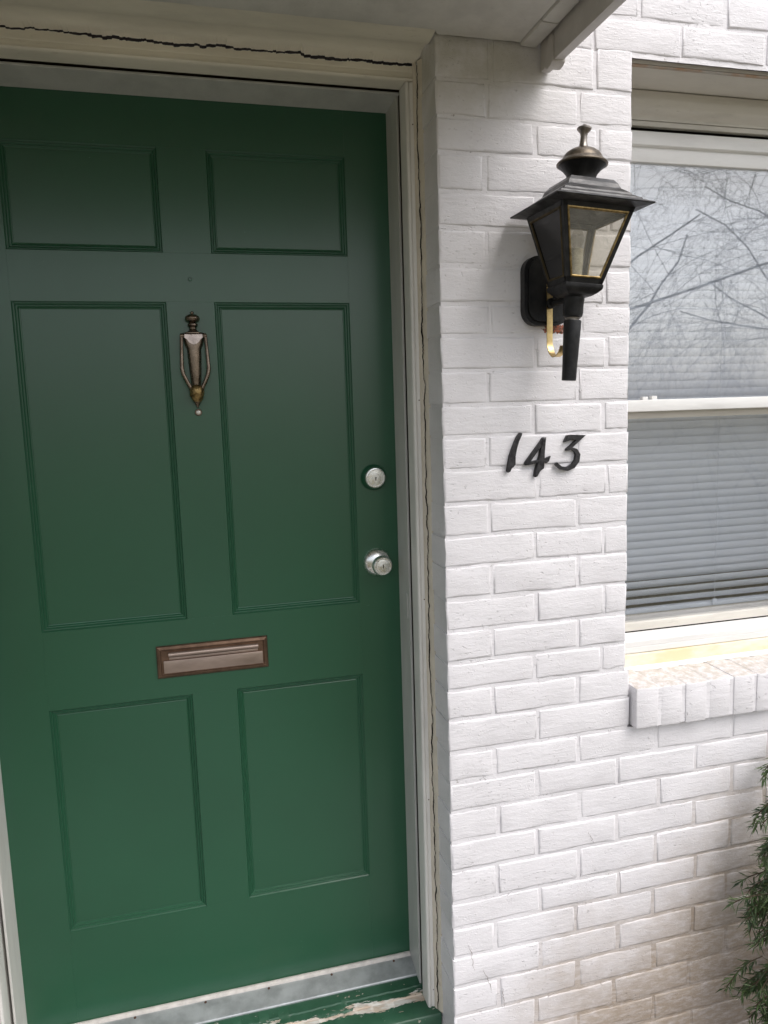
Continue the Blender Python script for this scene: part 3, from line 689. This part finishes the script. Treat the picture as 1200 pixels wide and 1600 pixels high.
mb.prism(pr, 'x', .2110, .2372); mb.build('fascia_lap', MAT['alum'], fr_, True, 40)
mb = MB(); mb.box((-2.403, PY - .02, .0255), (.2125, PY - .0015, .31), 0, .002); mb.build('fascia', MAT['alum'], porch, True, 40)
mb = MB(); mb.box((-2.46, PY - .06, .312), (.27, -0.002, .345)); mb.build('roof_deck', MAT['roofing'], porch)

# ================================================================== WINDOW
win = empty('window', (0.83, 0.15, -1.26), 'white double hung window set in the painted brick wall', 'window')
WA, WB = XW0 + .002, XW1 - .002
def bar(name, a, b, mat, parent=None, bev=.0015): 
    mb = MB(); mb.box(a, b, 0, bev); return mb.build(name, mat, parent or win, True, 35)
mb = MB(); mb.prism([(.150, .0676), (.128, .0676), (.124, .0655), (.1235, .052), (.1245, .046), (.127, .0425), (.1285, .036), (.133, .030), (.141, .0265), (.147, .0215), (.149, .0175), (.1495, .0135), (.160, .0130), (.160, .0676)], 'x', WA, WB)
mb.build('head_trim', MAT['winwood'], win, True, 40)
bar('head_stop', (WA, .1495, .0015), (WB, .165, .0122), MAT['winwood'])
mb = MB(); mb.box((WA, .170, -.02), (WB, .20, .014)); mb.build('head_gap_shade', MAT['dark'], win)  # near-black strip paints the shade above the window frame
fh = MB(); fh.prism([(.200, -.0085), (.1520, -.0085), (.1500, -.0105), (.1500, -.0375), (.1520, -.0395), (.1600, -.0415), (.1600, -.0475), (.200, -.0475)], 'x', WA, WB); fh.build('frame_head', MAT['vinyl'], win, True, 40)
for (a, b) in ((WA, .462), (1.209, WB)): bar('frame_side', (a, .150, -1.235), (b, .225, -.0485), MAT['vinyl'])
for (a, b) in ((WA, .438), (1.233, WB)): bar('side_trim', (a, .124, -1.235), (b, .1485, .0125), MAT['winwood'])
# upper sash
us = bar('upper_sash', (.463, .1545, -.0745), (1.208, .178, -.0485), MAT['vinyl'])
for (a, b) in ((.463, .495), (1.176, 1.208)): bar('stile', (a, .1545, -.6120), (b, .178, -.0755), MAT['vinyl'], us)
bar('meeting_rail', (.463, .1525, -.6405), (1.208, .180, -.6130), MAT['vinyl'], us, .003)
mb = MB(); mb.box((.494, .163, -.6135), (1.177, .167, -.0740)); mb.build('pane', MAT['glass'], us)
for x in (.560, .585): bar('latch', (x, .158, -.6135), (x + .014, .172, -.6055 if x < .58 else -.604), MAT['vinyl'], us, .001)
# lower sash
ls = bar('lower_sash', (.463, .186, -1.1900), (1.208, .212, -1.1700), MAT['winwood'])
bar('sash_gap_shade', (.496, .1875, -1.1938), (1.175, .205, -1.1902), MAT['dark'], ls, .0)  # near-black strip draws the shaded gap line under the sash
for (a, b) in ((.463, .495), (1.176, 1.208)): bar('stile', (a, .186, -1.1690), (b, .212, -.6300), MAT['vinyl'], ls)
bar('top_rail', (.496, .184, -.6580), (1.175, .213, -.6320), MAT['winwood'], ls)
mb = MB(); mb.box((.494, .197, -1.1705), (1.177, .201, -.6570)); mb.build('pane', MAT['glass'], ls)
# sill parts
mb = MB(); mb.prism([(.226, -1.216), (.1020, -1.216), (.1000, -1.214), (.1000, -1.2015), (.1006, -1.2010), (.1006, -1.2000), (.1000, -1.1995), (.1000, -1.1868), (.1020, -1.1848), (.1600, -1.1862), (.1610, -1.1930), (.226, -1.194)], 'x', WA, WB); mb.build('frame_sill', MAT['vinyl'], win, True, 40)
bar('wood_sill', (WA, .0925, -1.2700), (WB, .24, -1.2170), MAT['yellow'], None, .003)
v = []; f = []; n = 150
for i in range(n + 1):
    x = WA + (WB - WA) * i / n
    v += [(x, .0945, -1.2440 + jag(x, 61, 30, .0012)), (x, .0880 + jag(x, 63, 30, .002), -1.2465 + jag(x, 62, 25, .0016)), (x, .0780 + jag(x, 64, 22, .004), -1.2515)]
    if i:
        for k in range(2): f.append(((i - 1) * 3 + k, (i - 1) * 3 + k + 1, i * 3 + k + 1, i * 3 + k))
obj('caulk', v, f, MAT['vinyl'], win, True)
# interior stool
bar('stool', (WA, .213, -1.2060), (WB, .36, -1.1860), MAT['winwood'])

# ================================================================== BLINDS
blind = empty('window_blind', (0.83, 0.245, -0.03), 'closed pale grey slatted blind hanging behind the window glass', 'blind')
BX0, BX1, BY = 0.468, 1.203, 0.246
bar('head_rail', (BX0, BY - .013, -.058), (BX1, BY + .013, -.030), MAT['blind'], blind)
def slat_mesh(tilt):
    v = []; f = []; n = 5
    for x in (BX0 + .002, BX1 - .002):
        for k in range(n + 1):
            s = (k / n - .5) * 0.0250; c = 0.0016 * (1 - (2 * k / n - 1) ** 2)
            y = -c * math.sin(tilt) * 1.0 + s * math.cos(tilt); z = s * math.sin(tilt) + c * math.cos(tilt)
            v.append((x - (BX0 + BX1) / 2, y, z))
    for k in range(n): f.append((k, k + 1, n + 2 + k, n + 1 + k))
    return mesh_from('slat', v, f, MAT['blind'], True)
closed = slat_mesh(math.radians(106)); opens = [slat_mesh(math.radians(a)) for a in (107, 110, 114, 119, 124, 130)]
z = -0.072; nsl = 53
pitch = 0.0203
for i in range(nsl):
    k = i - (nsl - 6)
    o = bpy.data.objects.new('slat', closed if k < 0 else opens[k])
    o.rotation_euler = (random.uniform(-.03, .03), random.uniform(-.0012, .0012), 0)
    put(o, blind, ((BX0 + BX1) / 2, BY + random.uniform(-.0006, .0006), z)); z -= pitch + (0.0006 * max(0, k))
bar('bottom_rail', (BX0, BY - .011, z - .006), (BX1, BY + .011, z + .006), MAT['blind'], blind, .003)
for x in (.563, .835, 1.10):
    mb = MB(); mb.tube([(x, BY - .0135, -.05), (x, BY - .0135, z)], .0006, 5); mb.build('cord', MAT['blind'], blind)
mb = MB(); mb.box((.829, BY - .0150, z - .002), (.841, BY - .0125, z + .014), 0, .0006); mb.build('cord_clip', MAT['blind'], blind)

# ================================================================== WALL LANTERN
lan = empty('wall_lantern', (0.222, 0.0, -0.46), 'black metal carriage lantern with brass trim on the brick wall', 'wall lantern')
ax = Vector((math.sin(0.0596), -math.sin(0.013), 1)).normalized()
ex = Vector((1, 0, -ax.x / ax.z)).normalized(); ey = ax.cross(ex)
LM = Matrix(((ex.x, ey.x, ax.x, 0.225), (ex.y, ey.y, ax.y, -0.100), (ex.z, ey.z, ax.z, -0.5733), (0, 0, 0, 1)))
def lb(mb, name, mat, parent=None, smooth=True, angle=35): return mb.xf(LM).build(name, mat, parent or lan, smooth, angle)
mb = MB(); rr = .030                                          # back plate
pl = []
for cx, cz, a0 in ((.240, -.3535, 0), (.2005, -.3535, 90), (.2005, -.4290, 180), (.240, -.4290, 270)):
    for k in range(7): a = math.radians(a0 + 15 * k); pl.append((cx + rr * math.cos(a), cz + rr * math.sin(a)))
mb.prism(pl, 'y', -.0200, -.0005); mb.prism([(.220 + (x - .220) * .86, -.39 + (z + .39) * .9) for x, z in pl], 'y', -.0255, -.0198)
mb.build('back_plate', MAT['black'], lan, True, 35)
mb = MB(); mb.tube([(.222, -.022, -.4175), (.227, -.100, -.4195)], .0065, 12); mb.lathe([(.009, 0), (.0105, .002), (.0105, .007), (.008, .010)], (.222, -.030, -.4178), (0, -1, 0), 14); mb.build('arm', MAT['black'], lan, True, 35)
mb = MB(); sp = [(.222, -.0260, -.372), (.222, -.0265, -.40)]
for k in range(0, 4): sp.append((.222, -.0262, -.42 - .024 * k))
for k in range(1, 14):
    a = math.radians(-12 * k); sp.append((.222, -.0555 + .0293 * math.cos(a), -.492 + .032 * math.sin(a)))
mb.tube(sp, .001, flat=(.0125, .0022, (1, 0, 0))); mb.build('scroll_strap', MAT['brass'], lan, True, 50)
mb = MB(); mb.lathe([(.0125, 0.0), (.0137, .0005), (.0143, .03), (.0158, .075), (.0168, .112), (.0160, .114)], n=24); lb(mb, 'tail', MAT['black'])
mb = MB(); mb.lathe([(.0120, .1138), (.0120, .1170), (.0145, .1172), (.0148, .119)], n=20); lb(mb, 'ferrule', MAT['pewter'])
mb = MB(); mb.lathe([(.0140, .1185), (.0178, .1215), (.0190, .128), (.0190, .148), (.0200, .1505), (.0200, .1560), (.024, .1580)], n=28); lb(mb, 'collar', MAT['black'])
def sq(mb, rows):
    v = []; f = []
    for hw, h in rows: v += [(-hw, -hw, h), (hw, -hw, h), (hw, hw, h), (-hw, hw, h)]
    for i in range(len(rows) - 1):
        for k in range(4): f.append((i * 4 + k, i * 4 + (k + 1) % 4, i * 4 + 4 + (k + 1) % 4, i * 4 + 4 + k))
    f.append((0, 1, 2, 3)); n = len(rows) * 4 - 4; f.append((n, n + 1, n + 2, n + 3)); return mb.add(v, f)
mb = MB(); sq(mb, [(.023, .1575), (.031, .1625), (.0375, .1690), (.0385, .1725), (.0385, .1770), (.0372, .1785)]); lb(mb, 'base_tray', MAT['black'])
HB, HT, WBm, WT = .1780, .3120, .0372, .0732
def P(sx, sy, t, w=None):
    hw = WBm + (WT - WBm) * t; return Vector((sx * hw, sy * hw, HB + (HT - HB) * t))
for sx, sy in ((-1, -1), (1, -1), (1, 1), (-1, 1)):
    v = []; 
    for t in (0, 1):
        c = P(sx, sy, t); w = .0095
        v += [c, c - Vector((sx * w, 0, 0)), c - Vector((sx * w, sy * .003, 0)), c - Vector((sx * .003, sy * .003, 0)), c - Vector((sx * .003, sy * w, 0)), c - Vector((0, sy * w, 0))]
    f = [(k, (k + 1) % 6, 6 + (k + 1) % 6, 6 + k) for k in range(6)] + [(0, 1, 2, 3, 4, 5), (6, 7, 8, 9, 10, 11)]
    mb = MB(); mb.add(v, f); lb(mb, 'corner_post', MAT['black'], smooth=False)
def face_pt(d, s, t, off=0.0):
    """point on side d (0 front,1 right,2 back,3 left): s across -1..1, t up 0..1"""
    hw = WBm + (WT - WBm) * t; h = HB + (HT - HB) * t
    return {0: Vector((s * hw, -hw - off, h)), 1: Vector((hw + off, s * hw, h)), 2: Vector((-s * hw, hw + off, h)), 3: Vector((-hw - off, -s * hw, h))}[d]
for d in range(4):
    mb = MB(); q = .0095
    for t0, t1 in ((0.0, .075), (.93, 1.0)):                   # rails
        mb = MB(); v = []
        for off in (.0, -.003):
            v += [face_pt(d, -1 + .02, t0, off), face_pt(d, 1 - .02, t0, off), face_pt(d, 1 - .02, t1, off), face_pt(d, -1 + .02, t1, off)]
        mb.add(v, [(0, 1, 2, 3), (7, 6, 5, 4), (0, 4, 5, 1), (1, 5, 6, 2), (2, 6, 7, 3), (3, 7, 4, 0)])
        lb(mb, 'rail', MAT['black'], smooth=False)
    mb = MB(); v = []; f = []                                   # brass edging round the pane
    def inset(k, o): 
        pts = []
        for (s, t) in ((-1, .075), (1, .075), (1, .93), (-1, .93)):
            hw = WBm + (WT - WBm) * t; ss = s * (hw - .0092 - k) / hw; tt = t + (k / .134 if t < .5 else -k / .134); pts.append(face_pt(d, ss, tt, o))
        return pts
    loops = [inset(-.0008, -.0002), inset(-.0004, .0012), inset(.0016, .0016), inset(.0030, .0008), inset(.0034, -.0012)]
    for l in loops: v += l
    for a in range(4):
        for k in range(4): f.append((a * 4 + k, a * 4 + (k + 1) % 4, a * 4 + 4 + (k + 1) % 4, a * 4 + 4 + k))
    mb.add(v, f); lb(mb, 'pane_edging', MAT['gold'] if d != 3 else MAT['darkgold'], smooth=False)  # left edging darker than the other three
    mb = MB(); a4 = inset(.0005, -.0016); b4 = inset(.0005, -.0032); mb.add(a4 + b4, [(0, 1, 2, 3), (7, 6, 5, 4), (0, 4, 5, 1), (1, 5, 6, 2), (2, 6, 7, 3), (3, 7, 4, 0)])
    lb(mb, 'pane', MAT['lglass'] if d != 3 else MAT['darkglass'], smooth=False)  # left pane opaque and near-black, the others see-through
mb = MB(); sq(mb, [(.0735, .3115), (.0965, .3150), (.0980, .3168), (.0965, .3185), (.082, .3245), (.0805, .3275), (.068, .3340), (.0665, .3375), (.053, .3475), (.0495, .3560), (.0430, .3640), (.036, .3660), (.010, .3665)]); roof = lb(mb, 'lantern_roof', MAT['roofblk'], smooth=False)
mb = MB(); mb.lathe([(.0265, .3655), (.0262, .372), (.0285, .380), (.036, .389), (.0440, .3955), (.0435, .3975), (.02, .398)], n=32); lb(mb, 'chimney', MAT['black'])
mb = MB(); mb.lathe([(.0420, .3955), (.0470, .3970), (.0475, .3985), (.0455, .4015), (.0405, .4050), (.0375, .4085), (.0360, .4120), (.0310, .4185), (.0240, .4235), (.0160, .4265), (.0100, .4278), (.0092, .4295)], n=32); lb(mb, 'chimney_cap', MAT['dome'])
mb = MB(); mb.lathe([(.0100, .4290), (.0082, .4315), (.0068, .4380), (.0062, .4490), (.0072, .4540), (.0110, .4580), (.0132, .4605), (.0134, .4630), (.0115, .4650), (.0060, .4662), (.0040, .4690), (.0010, .4705)], n=24); lb(mb, 'finial', MAT['pewter'])
mb = MB(); mb.lathe([(.0165, .1790), (.0165, .1830), (.0125, .1840), (.0122, .2460), (.0100, .2472)], n=20); cd = lb(mb, 'candle_sleeve', MAT['candle'])
mb = MB(); mb.lathe([(.0065, .2465), (.0075, .251), (.0115, .2580), (.0125, .2660), (.0095, .2760), (.0040, .2880), (.0008, .2980)], n=20); lb(mb, 'bulb', MAT['lglass'], cd)

# ================================================================== HOUSE NUMBER
def strokes(name, polys, label):
    mb = MB()
    for k, poly in enumerate(polys):
        c = [sum(p[j] for p in poly) / len(poly) for j in (0, 1)]; n = len(poly)
        y0, y1, y2 = -.0012, -.0072 - .0006 * k, -.0094 - .0006 * k
        ins = [(c[0] + (p[0] - c[0]) * .88 if n < 14 else p[0] + (0 if True else 0), c[1] + (p[1] - c[1]) * .93 if n < 14 else p[1]) for p in poly]
        v = [(p[0], y0, p[1]) for p in poly] + [(p[0], y1, p[1]) for p in poly] + [(p[0], y2, p[1]) for p in ins]
        f = [(a * n + q, a * n + (q + 1) % n, a * n + n + (q + 1) % n, a * n + n + q) for a in (0, 1) for q in range(n)]
        f += [tuple(range(2 * n, 3 * n)), tuple(range(n))[::-1]]
        mb.add(v, f)
    o = mb.build(name, MAT['digit'], None, True, 30); return tag(o, label, 'house number', 'house numbers on the brick wall')
one = [(.1644, -.6733), (.1686, -.6743), (.1678, -.6787), (.1614, -.6916), (.1569, -.7055), (.1537, -.7212), (.1534, -.7380), (.1495, -.7426), (.1447, -.7459), (.1412, -.7529), (.1370, -.7541), (.1351, -.7504), (.1376, -.7364), (.1408, -.7207), (.1460, -.7068), (.1519, -.6930), (.1577, -.6809)]
strokes('house_numeral', [one], 'black metal numeral one on the white brick, leftmost of three digits')
f_diag = [(.2164, -.6849), (.2234, -.6852), (.2223, -.6922), (.1862, -.7342), (.1778, -.7415), (.1745, -.7396), (.1759, -.7347), (.2125, -.6901)]
f_stem = [(.2168, -.6849), (.2231, -.6848), (.2203, -.7117), (.2182, -.7492), (.2113, -.7533), (.2064, -.7584), (.2021, -.7659), (.1982, -.7670), (.1963, -.7642), (.1977, -.7535), (.2026, -.7395), (.2076, -.7236), (.2115, -.7042)]
f_bar = [(.1765, -.7414), (.1804, -.7357), (.2066, -.7304), (.2222, -.7282), (.2339, -.7239), (.2300, -.7345), (.2245, -.7391), (.2202, -.7349), (.2065, -.7370)]
strokes('house_numeral', [f_diag, f_bar, f_stem], 'black metal numeral four on the white brick, middle of three digits')
t_flag = [(.2645, -.6966), (.2674, -.6904), (.2714, -.6826), (.2823, -.6817), (.3142, -.6836), (.3092, -.6885), (.2982, -.6943), (.2813, -.6919), (.2734, -.6943)]
t_diag = [(.3012, -.6864), (.3102, -.6876), (.2823, -.7090), (.2744, -.7149), (.2690, -.7147), (.2694, -.7111)]
ctr = [(.2714, -.7125), (.2823, -.7104), (.2913, -.7147), (.2964, -.7240), (.2944, -.7365), (.2854, -.7479), (.2715, -.7532), (.2576, -.7502), (.2487, -.7434), (.2461, -.7401)]
wid = [2.5, 4.4, 7.7, 10.2, 10.6, 9.5, 8.4, 6.6, 6.2, 5.5]
lo, ro = [], []
for k, (x, z_) in enumerate(ctr):
    a = Vector(ctr[max(0, k - 1)]); b = Vector(ctr[min(len(ctr) - 1, k + 1)]); d = (b - a).normalized(); nrm = Vector((-d.y, d.x)); w = wid[k] / 2000
    lo.append((x + nrm.x * w, z_ + nrm.y * w)); ro.append((x - nrm.x * w, z_ - nrm.y * w))
strokes('house_numeral', [lo + ro[::-1], t_diag, t_flag], 'black metal numeral three on the white brick, rightmost of three digits')

# ================================================================== SHRUB
shrub = empty('yew_shrub', (0.98, -0.28, -2.33), 'dark green narrow leaved shrub growing against the wall below the window', 'shrub')
rnd = random.Random(11)
tw = MB(); lv = MB()
def leaf(p, d, L, w, droop, mi):
    d = d.normalized(); side = d.cross(Vector((0, 0, 1)))
    if side.length < .05: side = Vector((1, 0, 0))
    side.normalize(); side = (side + Vector((0, 0, rnd.uniform(-.8, .8)))).normalized()
    a = p; m = p + d * L * .5 + Vector((0, 0, -droop * L * .15)); e = p + d * L * .95 + Vector((0, 0, -droop * L * .55))
    lv.add([a, m + side * w / 2, e, m - side * w / 2], [(0, 1, 2, 3)], mi)
def sprig(p, d, L):
    n = max(5, int(L / .005)); q = p.copy(); dd = d.normalized(); pts = [q.copy()]
    for k in range(n):
        t = k / n; dd = (dd + Vector((rnd.uniform(-.08, .08), rnd.uniform(-.08, .08), -.05))).normalized()
        q = q + dd * (L / n); pts.append(q.copy())
        if t > .12:
            for s in range(3):
                o = Vector((rnd.uniform(-1, 1), rnd.uniform(-1, 1), rnd.uniform(-.75, .6)))
                o = (o - dd * o.dot(dd) * .4 + dd * rnd.uniform(.25, .9))
                leaf(q, o, rnd.uniform(.017, .034), rnd.uniform(.0026, .0042), rnd.uniform(.0, .7), 1 if (t > .7 and rnd.random() < .5) else 0)
    tw.tube(pts[::2] + [pts[-1]], .0013, 4)
base = Vector((0.99, -0.30, -2.33))
for b in range(20):
    a = rnd.uniform(0, 2 * math.pi); top = Vector((0.98 + .22 * math.cos(a) * rnd.random() ** .5, -0.28 + .17 * math.sin(a), rnd.uniform(-1.75, -1.42)))
    mid = base.lerp(top, .5) + Vector((rnd.uniform(-.05, .05), rnd.uniform(-.04, .04), 0))
    tw.tube([base, mid, top], [.009, .006, .002], 6)
    for s in range(34):
        t = rnd.uniform(.25, 1); p = base.lerp(mid, t * 2) if t < .5 else mid.lerp(top, t * 2 - 1)
        out = Vector((p.x - base.x + rnd.uniform(-.25, .25), p.y - base.y + rnd.uniform(-.25, .25), rnd.uniform(-.1, .25)))
        sprig(p, out, rnd.uniform(.06, .13))
# sprigs that reach out to the left in front of the wall
for (x, y, z_) in ((.715, -.06, -1.435), (.690, -.07, -1.545), (.670, -.09, -1.60), (.690, -.10, -1.64), (.675, -.08, -1.71), (.655, -.09, -1.735), (.672, -.11, -1.78), (.695, -.07, -1.81), (.665, -.10, -1.93), (.660, -.08, -1.965), (.680, -.12, -1.99), (.700, -.10, -2.03), (.685, -.13, -1.56), (.70, -.13, -1.68), (.70, -.14, -1.76)):
    for s in range(5):
        st = Vector((x + .12 + rnd.uniform(-.02, .05), y + rnd.uniform(-.05, .02), z_ + rnd.uniform(-.02, .03)))
        sprig(st, Vector((x, y, z_)) + Vector((rnd.uniform(-.01, .02), rnd.uniform(-.02, .02), rnd.uniform(-.02, .03))) - st, rnd.uniform(.10, .135))
tw.build('stems', MAT['twig'], shrub)
fo = obj('foliage', lv.v, lv.f, [MAT['leaf'], MAT['leaf2']], shrub, False, lv.mi); fo['kind'] = 'stuff'

# ================================================================== BARE TREE (seen mirrored in the upper pane)
def bare_tree(base, height, seed, label):
    rnd = random.Random(seed); root = empty('bare_tree', base, label, 'tree', 'bare trees mirrored in the window')
    tr, cr_ = MB(), MB()
    def grow(p, d, L, r, lvl):
        n = 6; pts = [p.copy()]; rs = [r]; q = p.copy(); dd = d.normalized()
        for k in range(n):
            dd = (dd + Vector((rnd.uniform(-.26, .26) * (1.7 if lvl == 1 else 1), rnd.uniform(-.26, .26) * (1.7 if lvl == 1 else 1), rnd.uniform(-.08, .14) if lvl < 2 else rnd.uniform(-.24, .10)))).normalized()
            q = q + dd * (L / n); pts.append(q.copy()); rs.append(r * (1 - .5 * (k + 1) / n))
        (tr if lvl == 0 else cr_).tube(pts, rs, 8 if lvl < 2 else (5 if lvl < 3 else 3))
        if lvl >= 5: return
        m = {0: 8, 1: 6, 2: 5, 3: 4, 4: 2}[lvl]
        for k in range(m):
            t = rnd.uniform(.35 if lvl else .5, 1.0); i = min(int(t * n), n - 1); s = pts[i].lerp(pts[i + 1], t * n - i)
            o = Vector((rnd.uniform(-1, 1), rnd.uniform(-1, 1), rnd.uniform(-.15, .7) if lvl < 1 else rnd.uniform(-.7, .5))).normalized()
            grow(s, (dd * .55 + o * (1.0 if lvl == 0 else .75)), L * (rnd.uniform(.8, 1.05) if lvl == 0 else rnd.uniform(.5, .72)), max(.0026, rs[i] * (.36 if lvl < 2 else .5)), lvl + 1)
    grow(Vector(base), Vector((0, 0, 1)), height * .38, height * .0085, 0)
    tr.build('trunk', MAT['bark'], root, True); cr_.build('crown', MAT['bark'], root, True)
bare_tree((4.9, -8.0, -2.33), 10.0, 3, 'bare tree mirrored at the left of the upper window pane')
bare_tree((10.6, -8.6, -2.33), 10.5, 8, 'bare tree mirrored at the right of the upper window pane')
